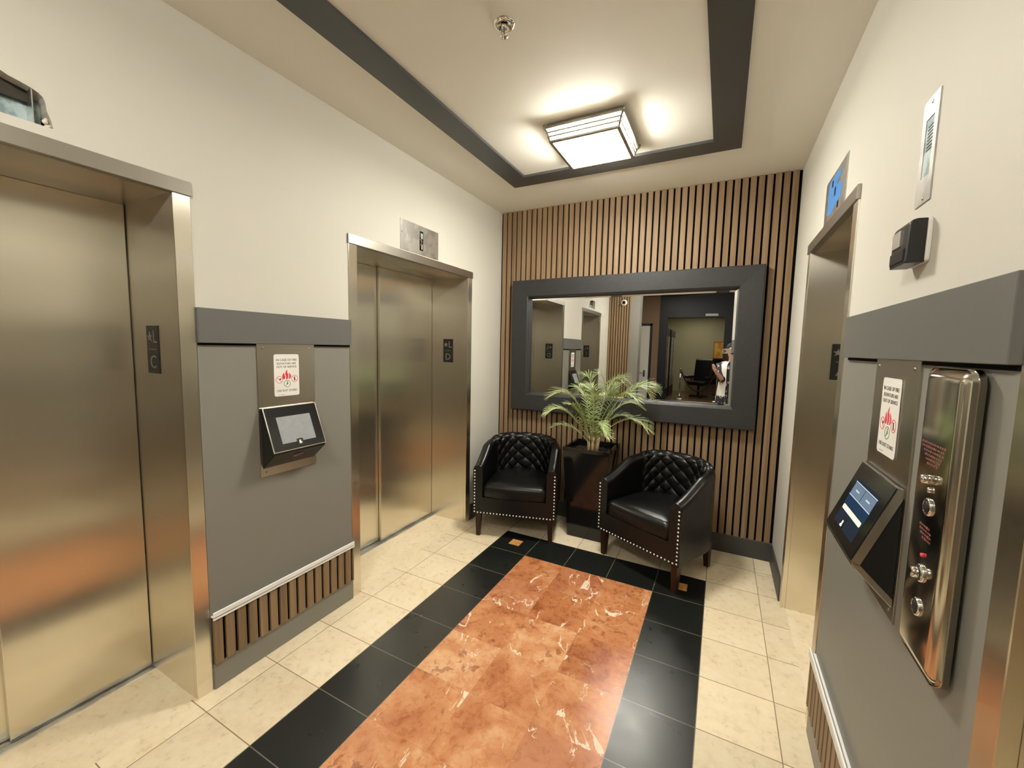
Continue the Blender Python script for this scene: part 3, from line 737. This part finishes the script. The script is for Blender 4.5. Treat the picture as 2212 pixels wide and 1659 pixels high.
for i, (x, y, dx) in enumerate(((-.030, -.02, -.012), (.000, -.03, .002), (.028, -.015, .016), (.004, .02, .004))):
    m = MB(); m.tube([(x, y, -.01), (x+dx*.5, y, .06), (x+dx, y, .135)], lambda k: .0145-.003*k, 10); m.build('trunk', M['stem'], t)
def qb(a, b, c_, k): return a*(1-k)**2+b*2*k*(1-k)+c_*k*k
def frond(a, b, c_, ln, n=22, start=.16, spread=1.0):
    a, b, c_ = [Vector(p)-B0 for p in (a, b, c_)]
    r = MB(); r.tube([qb(a, b, c_, k/16) for k in range(17)], lambda k: .0042*(1-.8*k), 6); fo = r.build('frond', M['rachis'], t)
    m = MB(); 
    for i in range(n+1):
        k = start+(1-start)*i/n; p = qb(a, b, c_, k); d = (qb(a, b, c_, min(1, k+.02))-qb(a, b, c_, max(0, k-.02))).normalized()
        side = d.cross(Vector((0, 0, 1)))
        if side.length < .2: side = Vector((1, 0, 0))
        side.normalize(); up = side.cross(d)
        kk = (k-start)/(1-start); l = ln*1.12*(.50+.80*math.sin(PI*min(1, .12+kk*.80)))*random.uniform(.88, 1.1)
        for s in (-1, 1):
            lift = random.uniform(.10, .35)
            dr = (d*(.55+.6*kk)+side*s*spread*(1.0-.45*kk)+up*lift).normalized()
            w_ = .0056*random.uniform(.85, 1.15); q0 = p; nrm = dr.cross(side*s).normalized() if dr.cross(side*s).length > .1 else up
            wv = dr.cross(up).normalized()*w_
            pts = []
            for j in range(5):
                g = j/4; cpt = q0+dr*l*g+Vector((0, 0, -1))*l*.20*g*g
                cpt.y = min(cpt.y, .432-B0.y); ww = wv*(.35+1.3*g if g < .35 else .80*(1-g)/.65+.05)
                pts.append((cpt-ww, cpt+up*.0012, cpt+ww))
            m.grid([list(x) for x in pts])
    m.build('leaflets', M['leaf'], fo)
b = Vector((PX+.01, PY-.03, .80))
FR = [  # base, control, tip, leaflet length
    ((b.x-.02, b.y, b.z), (.48, .24, 1.30), (.315, .13, 1.17), .105),
    ((b.x, b.y+.02, b.z), (.62, .30, 1.45), (.50, .32, 1.30), .085),
    ((b.x+.01, b.y, b.z), (.90, .32, 1.42), (1.04, .30, 1.22), .095),
    ((b.x+.01, b.y-.01, b.z), (.80, .20, 1.34), (.98, .10, 1.20), .100),
    ((b.x-.02, b.y-.02, b.z), (.42, .15, 1.16), (.285, .10, 1.03), .085),
    ((b.x-.02, b.y-.03, b.z), (.46, .08, 1.18), (.34, .0, 1.05), .085),
    ((b.x+.02, b.y-.02, b.z), (.92, .20, 1.13), (1.055, .14, .985), .095),
    ((b.x+.02, b.y+.03, b.z), (.80, .38, 1.22), (.965, .40, 1.10), .080),
    ((b.x+.01, b.y-.03, b.z), (.67, .14, 1.10), (.79, .05, .935), .062),
    ((b.x-.03, b.y-.01, b.z-.02), (.42, .24, .99), (.285, .20, .885), .070),
    ((b.x, b.y-.02, b.z), (.64, .24, 1.18), (.675, .13, 1.23), .080),
    ((b.x, b.y+.03, b.z), (.70, .42, 1.40), (.80, .42, 1.30), .085),
    ((b.x-.01, b.y+.02, b.z), (.52, .36, 1.32), (.42, .38, 1.20), .085),
    ((b.x+.02, b.y-.02, b.z-.02), (.70, .12, .98), (.80, .06, .90), .070),
    ((b.x+.02, b.y+.01, b.z), (.78, .30, 1.10), (.90, .36, 1.00), .085),
    ((b.x-.02, b.y-.02, b.z), (.55, .16, 1.12), (.50, .04, 1.12), .085),
]
for a_, b__, c__, ln in FR: frond(a_, b__, c__, ln)
# ------------------------------------------------------------------ entrance end behind the camera (seen in the mirror)
def pier(name, x0, x1, mat, y0=YF-.25, y1=YF):
    m = MB(); m.box(x0, x1, y0, y1, 0, ZC); return struct(m.build(name, mat))
pf = pier('wall_front_left', XL, .155, M['grey'])
m = MB(); m.box(XL+.001, -.012, YF, YF+.004, .0, ZC); m.build('backing', M['felt'], pf)
m = MB(); slats(m, XL+.004, -.012, YF+.004, YF+.018, .0, ZC, XL+.002, .046); m.build('slat_cladding', M['wood'], pf)
pier('wall_front_right', 1.76, XR, M['dgrey'])
t = thing('security_camera', 'white dome camera on the slats, seen in the mirror', 'camera', (-.128, YF+.0175, 2.41), PI)
m = MB(); m.lathe([(.0005, -.030), (.040, -.030), (.052, -.022), (.056, 0)], 28, 'y'); m.build('base', M['white'], t)
m = MB(); m.lathe([(.0005, -.062), (.014, -.060), (.026, -.050), (.032, -.036), (.032, -.028)], 24, 'y'); m.build('dome', M['gloss'], t)
def wallbox(name, mat, *bx):
    m = MB(); m.box(*bx); return struct(m.build(name, mat))
YH, YR = -6.0, -13.0
wallbox('wall_hall_left', M['tan'], -2.3, -2.2, YH, YF-.25, 0, ZC)
wallbox('wall_hall_right', M['tan'], 3.4, 3.5, YH, YF-.25, 0, ZC)
wallbox('wall_hall_side', M['tan'], -2.3, XL, YF-.25, YF-.15, 0, ZC); wallbox('wall_hall_corner', M['tan'], XR, 3.5, YF-.25, YF-.15, 0, ZC)
m = MB(); m.holed([(-2.3, 0), (.20, 0), (.20, ZC), (-2.3, ZC)], [], 'y', YH, YH-.12); struct(m.build('wall_hall_back', M['tan']))
m = MB(); m.holed([(.20, 0), (.36, 0), (.36, 2.30), (1.535, 2.30), (1.535, 0), (3.5, 0), (3.5, ZC), (.20, ZC)], [], 'y', YH+.03, YH-.14); struct(m.build('wall_portal', M['navy']))
wallbox('ceiling_hall', M['ceil'], -2.3, 3.5, YH-.1, YF-.2, ZC, ZC+.08)
wallbox('ceiling_lounge', M['ceil'], -.6, 3.5, YR-.1, YH-.1, ZC+.03, ZC+.1)
wallbox('wall_lounge_back', M['olive'], -.6, 3.5, YR-.1, YR, 0, ZC+.03)
wallbox('wall_lounge_left', M['olive'], -.55, -.45, YR, YH-.12, 0, ZC+.03); wallbox('wall_lounge_right', M['olive'], 3.4, 3.5, YR, YH-.14, 0, ZC+.03)
# white door in the hall wall
d = bpy.data.objects.new('door_5', None); C.objects.link(d); d.location = (-.36, YH, 0); d.rotation_euler = (0, 0, PI); struct(d)
m = MB(); m.box(-.36, .36, -.030, -.002, 0, 2.12, .002, 1); m.build('door_leaf', M['doorw'], d)
m = MB(); m.box(-.41, -.36, -.04, 0, 0, 2.17); m.box(.36, .41, -.04, 0, 0, 2.17); m.box(-.41, .41, -.04, 0, 2.12, 2.17); m.build('door_frame', M['navy'], d)
m = MB(); m.cyl((-.27, -.03, 1.02), (-.27, -.07, 1.02), .012); m.tube([(-.27, -.07, 1.02), (-.22, -.075, 1.02), (-.16, -.07, 1.02)], .009, 8); m.box(-.29, -.25, -.036, -.03, .93, 1.08); m.build('door_handle', M['chrome'], d)
t = tag((lambda q: q.build('exit_plaque', M['white']))(MB().box(1.15, 1.40, YH+.030, YH+.045, 2.325, 2.375, .002, 1)), 'small blank white plaque above dark opening in the mirror', 'plaque')
# lounge things, tiny in the mirror
def stanchion(x, y, label):
    t = thing('rope_stanchion', label, 'stanchion', (x, y, 0), 0, 'chrome rope stanchions in the lounge')
    m = MB(); m.lathe([(.0005, .03), (.03, .03), (.10, .022), (.15, .008), (.155, 0)], 24); m.build('base', M['chrome'], t)
    m = MB(); m.cyl((0, 0, .02), (0, 0, .95), .021); m.build('post', M['chrome'], t)
    m = MB(); m.lathe([(.0005, 1.0), (.02, .99), (.03, .965), (.026, .94), (.0005, .93)], 16); m.build('finial', M['chrome'], t)
stanchion(.36, -10.2, 'chrome stanchion at left end of the black rope in mirror'); stanchion(1.42, -10.2, 'chrome stanchion at right end of the black rope in mirror')
m = MB(); m.tube([(.38+1.02*k/20, -10.2, .90-.62*(1-(2*k/20-1)**2)) for k in range(21)], .022, 8); tag(m.build('barrier_rope', M['rope']), 'black rope sagging between two chrome stanchions in mirror', 'rope')
def lounge_chair(x, y, rz, label):
    t = thing('lounge_chair', label, 'chair', (x, y, 0), rz, 'black chairs in the lounge')
    m = MB(); m.box(-.30, .30, -.30, .30, .42, .56, .05, 3); m.build('seat', M['leather'], t)
    m = MB(); m.prism([(.20, .50), (.33, .52), (.47, 1.22), (.40, 1.32), (.32, 1.24)], 'x', -.29, .29, .03); m.build('backrest', M['leather'], t)
    for s in (-1, 1):
        m = MB(); m.box(s*.34-.05, s*.34+.05, -.26, .28, .64, .72, .02, 2); m.cyl((s*.34, .2, .45), (s*.34, .2, .66), .02); m.build('armrest', M['leather'], t)
    m = MB(); m.cyl((0, 0, .08), (0, 0, .44), .035); m.build('column', M['blackp'], t)
    m = MB()
    for k in range(5): m.box(-.03, .03, 0, .32, .03, .09, .01, 1, Matrix.Rotation(2*PI*k/5, 4, 'Z'))
    m.build('base', M['blackp'], t)
lounge_chair(.88, -11.0, math.radians(200), 'high backed black chair in the middle of the mirrored lounge')
lounge_chair(1.62, -11.75, math.radians(150), 'black chair behind the other black chair in mirrored lounge')
t = thing('lounge_counter', 'low brown box table under black chairs in mirror', 'table', (.9, -12.5, 0), 0)
m = MB(); m.box(-.5, .5, -.25, .25, 0, .60, .01, 1); m.build('carcass', M['wood'], t)
m = MB(); m.box(-.54, .54, -.28, .28, .60, .64, .006, 1); m.build('top', M['white'], t)
t = thing('wall_picture', 'small glowing amber picture on lounge wall in the mirror', 'picture', (1.42, YR, 1.62), PI)
m = MB(); m.box(-.20, .20, -.03, 0, -.33, .30, .004, 1); m.build('frame', M['wood'], t)
m = MB(); m.box(-.17, .17, -.033, -.03, -.30, .27); m.build('canvas', M['art'], t)
# dark lockers along the lounge left wall
for i, yy in enumerate((-8.0, -9.6, -11.3)):
    t = thing('lounge_cabinet', ('dark cabinet nearest the dark portal in mirrored lounge', 'middle dark cabinet along mirrored lounge wall', 'far dark cabinet along mirrored lounge wall')[i], 'cabinet', (-.448, yy, 0), LW, 'dark lounge cabinets')
    m = MB(); m.box(-.65, .65, -.42, -.002, 0, 2.25, .006, 1); m.build('carcass', M['navy'], t)
    for s in (-1, 1):
        m = MB(); m.box(s*.33-.20, s*.33+.20, -.435, -.42, .35, 2.0, .003, 1); m.build('glass_door', M['galv'], t)
# hall and lounge lamps
def hall_lamp(x, y, z, w, l, label):
    t = thing('hall_light', label, 'ceiling light', (x, y, z), 0, 'flat hallway ceiling lights')
    m = MB(); m.box(-w-.02, w+.02, -l-.02, l+.02, -.03, 0, .004, 1); m.build('frame', M['white'], t)
    m = MB(); m.box(-w, w, -l, l, -.036, -.03); m.build('diffuser', M['lamp2'], t)
hall_lamp(.5, -4.85, ZC, .30, .30, 'flat ceiling light in the hallway behind the photographer')
hall_lamp(.7, -8.6, ZC+.03, .45, .6, 'flat ceiling light over the mirrored lounge, outside the photo')
hall_lamp(.7, -11.8, ZC+.03, .45, .4, 'second flat ceiling light over the mirrored lounge, outside the photo')
# ------------------------------------------------------------------ the photographer, seen at the mirror's right edge
t = thing('person', 'person in dark floral dress and white vest raising a phone, mirrored', 'person', (1.672, -3.36, 0), 0)
bm = bmesh.new(); sk = []
def J(p, r): v = bm.verts.new(p); sk.append(r); return v
def E(a, b): bm.edges.new((a, b))
pel = J((0, 0, .92), .13); sp = J((0, .0, 1.08), .115); chs = J((0, .0, 1.27), .125); nk = J((0, .01, 1.42), .055); hd0 = J((0, .03, 1.50), .070); hd1 = J((0, .04, 1.57), .085); hd2 = J((0, .03, 1.635), .062)
for a, b_ in ((pel, sp), (sp, chs), (chs, nk), (nk, hd0), (hd0, hd1), (hd1, hd2)): E(a, b_)
def fing(root, base, d, n, ls):
    prev = root; p = Vector(base); q = J(tuple(p), .0095); E(prev, q); prev = q
    for l in ls:
        p = p+Vector(d)*l; d = (Vector(d)+Vector(n)*.55).normalized(); v = J(tuple(p), .008); E(prev, v); prev = v
# left arm: hand raised in front at chest height
sh = J((-.155, .0, 1.365), .052); el = J((-.15, .10, 1.12), .040); el2 = J((-.125, .17, 1.13), .037); wr_ = J((-.205, .27, 1.225), .026); hn = J((-.235, .295, 1.265), .027)
E(chs, sh); E(sh, el); E(el, el2); E(el2, wr_); E(wr_, hn)
for i, (dx, ls) in enumerate(((-.022, (.028, .022, .016)), (-.007, (.032, .025, .018)), (.008, (.030, .024, .016)), (.022, (.024, .018, .014)))): fing(hn, (-.245+dx*.7, .305+dx*.2, 1.295), (-.15, .15, .95), (0, -.5, -.2), ls)
fing(hn, (-.215, .315, 1.262), (.35, .6, .55), (-.3, .1, .2), (.026, .02))
# right arm holds the phone
sh2 = J((.155, .0, 1.365), .052); f1 = J((.17, .13, 1.17), .040); f2 = J((.125, .25, 1.32), .032); w2 = J((.025, .345, 1.475), .026); h2 = J((.012, .352, 1.515), .024)
E(chs, sh2); E(sh2, f1); E(f1, f2); E(f2, w2); E(w2, h2)
for i, dx in enumerate((-.020, -.006, .008, .021)): fing(h2, (.000+dx*.3, .362+dx*.1, 1.535+dx*.8), (-.25, .55, .35), (-.4, -.2, .2), (.024, .020, .014))
fing(h2, (.010, .342, 1.515), (-.6, -.05, .5), (0, .1, .1), (.024, .02))
for s in (-1, 1):
    hp = J((s*.095, 0, .84), .090); kn = J((s*.105, .02, .48), .058); an = J((s*.11, -.01, .09), .038); to = J((s*.115, .13, .035), .034)
    E(pel, hp); E(hp, kn); E(kn, an); E(an, to)
me = bpy.data.meshes.new('body'); bm.to_mesh(me); bm.free()
bo = bpy.data.objects.new('body', me); C.objects.link(bo); bo.parent = t
mod = bo.modifiers.new('skin', 'SKIN')
for i, r in enumerate(sk): me.skin_vertices[0].data[i].radius = (r, r)
me.skin_vertices[0].data[0].use_root = True
ss = bo.modifiers.new('smooth', 'SUBSURF'); ss.levels = ss.render_levels = 2
me.materials.append(M['skin'])
def loft(name, mat, secs, n=28):
    m = MB(); m.grid([[(cx+rx*math.cos(2*PI*k/n), cy+ry*math.sin(2*PI*k/n), z) for k in range(n)] for cx, cy, rx, ry, z in secs], closed=True); return m.build(name, mat, t)
loft('dress', M['dress'], ((0, 0, .225, .20, .42), (0, 0, .215, .18, .60), (0, 0, .20, .165, .80), (0, 0, .185, .15, .95), (0, 0, .160, .135, 1.08), (0, 0, .175, .145, 1.25), (0, 0, .155, .12, 1.35), (0, 0, .09, .075, 1.40)))
m = MB()
secs = ((.20, .165, .70), (.192, .158, .92), (.172, .146, 1.08), (.186, .156, 1.25), (.170, .132, 1.36), (.11, .09, 1.40))
m.grid([[(rx*math.cos(a), ry*math.sin(a), z) for a in [math.radians(112+ (428-112)*k/24) for k in range(25)]] for rx, ry, z in secs]); m.build('vest', M['white'], t)
m = MB(); m.tube([(-.160, .0, 1.36), (-.158, .05, 1.24), (-.150, .10, 1.12), (-.130, .155, 1.125)], lambda k: .062-.006*k, 12); m.tube([(.160, 0, 1.36), (.170, .07, 1.26), (.17, .13, 1.17), (.158, .17, 1.21)], lambda k: .062-.006*k, 12); m.build('sleeve', M['dress'], t)
m = MB(); 
hs = [(.0005, .125), (.05, .118), (.085, .085), (.100, .03), (.102, -.04), (.095, -.12), (.080, -.17), (.0005, -.175)]
m.lathe(hs, 24, 'z', (0, .015, 1.575))
for v in m.bm.verts:
    if v.co.y > .045: v.co.y = .045+(v.co.y-.045)*.25
m.build('hair', M['hair'], t)
m = MB()
for s in (-1, 1): m.lathe([(.0005, -.008), (.007, -.006), (.009, 0), (.0005, .008)], 10, 'y', (s*.030, .122, 1.580))
m.build('eyes', M['ink'], t)
m = MB(); m.prism([(.115, 1.59), (.145, 1.550), (.118, 1.542)], 'x', -.010, .010, .003); m.build('nose', M['skin'], t)
m = MB(); m.box(-.022, .022, .108, .122, 1.513, 1.523, .004, 2); m.build('mouth', M['dullred'], t)
for s in (-1, 1):
    m = MB(); m.box(s*.115-.045, s*.115+.045, -.07, .17, 0, .075, .03, 3); m.build('shoe', M['blackp'], t)
t = thing('smartphone', 'pale smartphone held up by the person in the mirror', 'phone', (1.585, -2.985, 1.565), 0)
m = MB(); m.prism(rrect(-.060, .090, -.036, .036, .010), 'y', -.004, .004, .001); m.build('case', M['phone'], t)
m = MB()
for dx, dz in ((-.038, .012), (-.038, -.012), (-.018, 0)): m.lathe([(.0005, .0065), (.009, .0065), (.010, .004)], 16, 'y', (dx, 0, dz))
m.build('lens_cluster', M['gloss'], t)
# ------------------------------------------------------------------ world, camera, view
w = bpy.data.worlds.new('World'); bpy.context.scene.world = w; w.use_nodes = True
w.node_tree.nodes['Background'].inputs[0].default_value = (0.0, 0.0, 0.0, 1); w.node_tree.nodes['Background'].inputs[1].default_value = 0.0
cam = bpy.data.cameras.new('camera'); co = bpy.data.objects.new('camera', cam); C.objects.link(co)
cam.sensor_width = 36; cam.sensor_fit = 'HORIZONTAL'; cam.lens = 879.132/2212*36; cam.clip_start = 0.01
R = Matrix(((0.8883630985669362, 0.4586107220666878, 0.022072850064506183), (0.06104597093153562, -0.0703299392046311, -0.9956541011237271), (-0.455065264041901, 0.8858498209385662, -0.0904748595220287)))
X, Y, Z = Vector(R[0]), -Vector(R[1]), -Vector(R[2])
co.matrix_world = Matrix.Translation((1.530, -2.963, 1.556)) @ Matrix((X, Y, Z)).transposed().to_4x4()
sc = bpy.context.scene; sc.camera = co
vs = sc.view_settings; vs.view_transform = 'Standard'; vs.look = 'None'; vs.gamma = 1; vs.use_curve_mapping = False; vs.exposure = 1.12
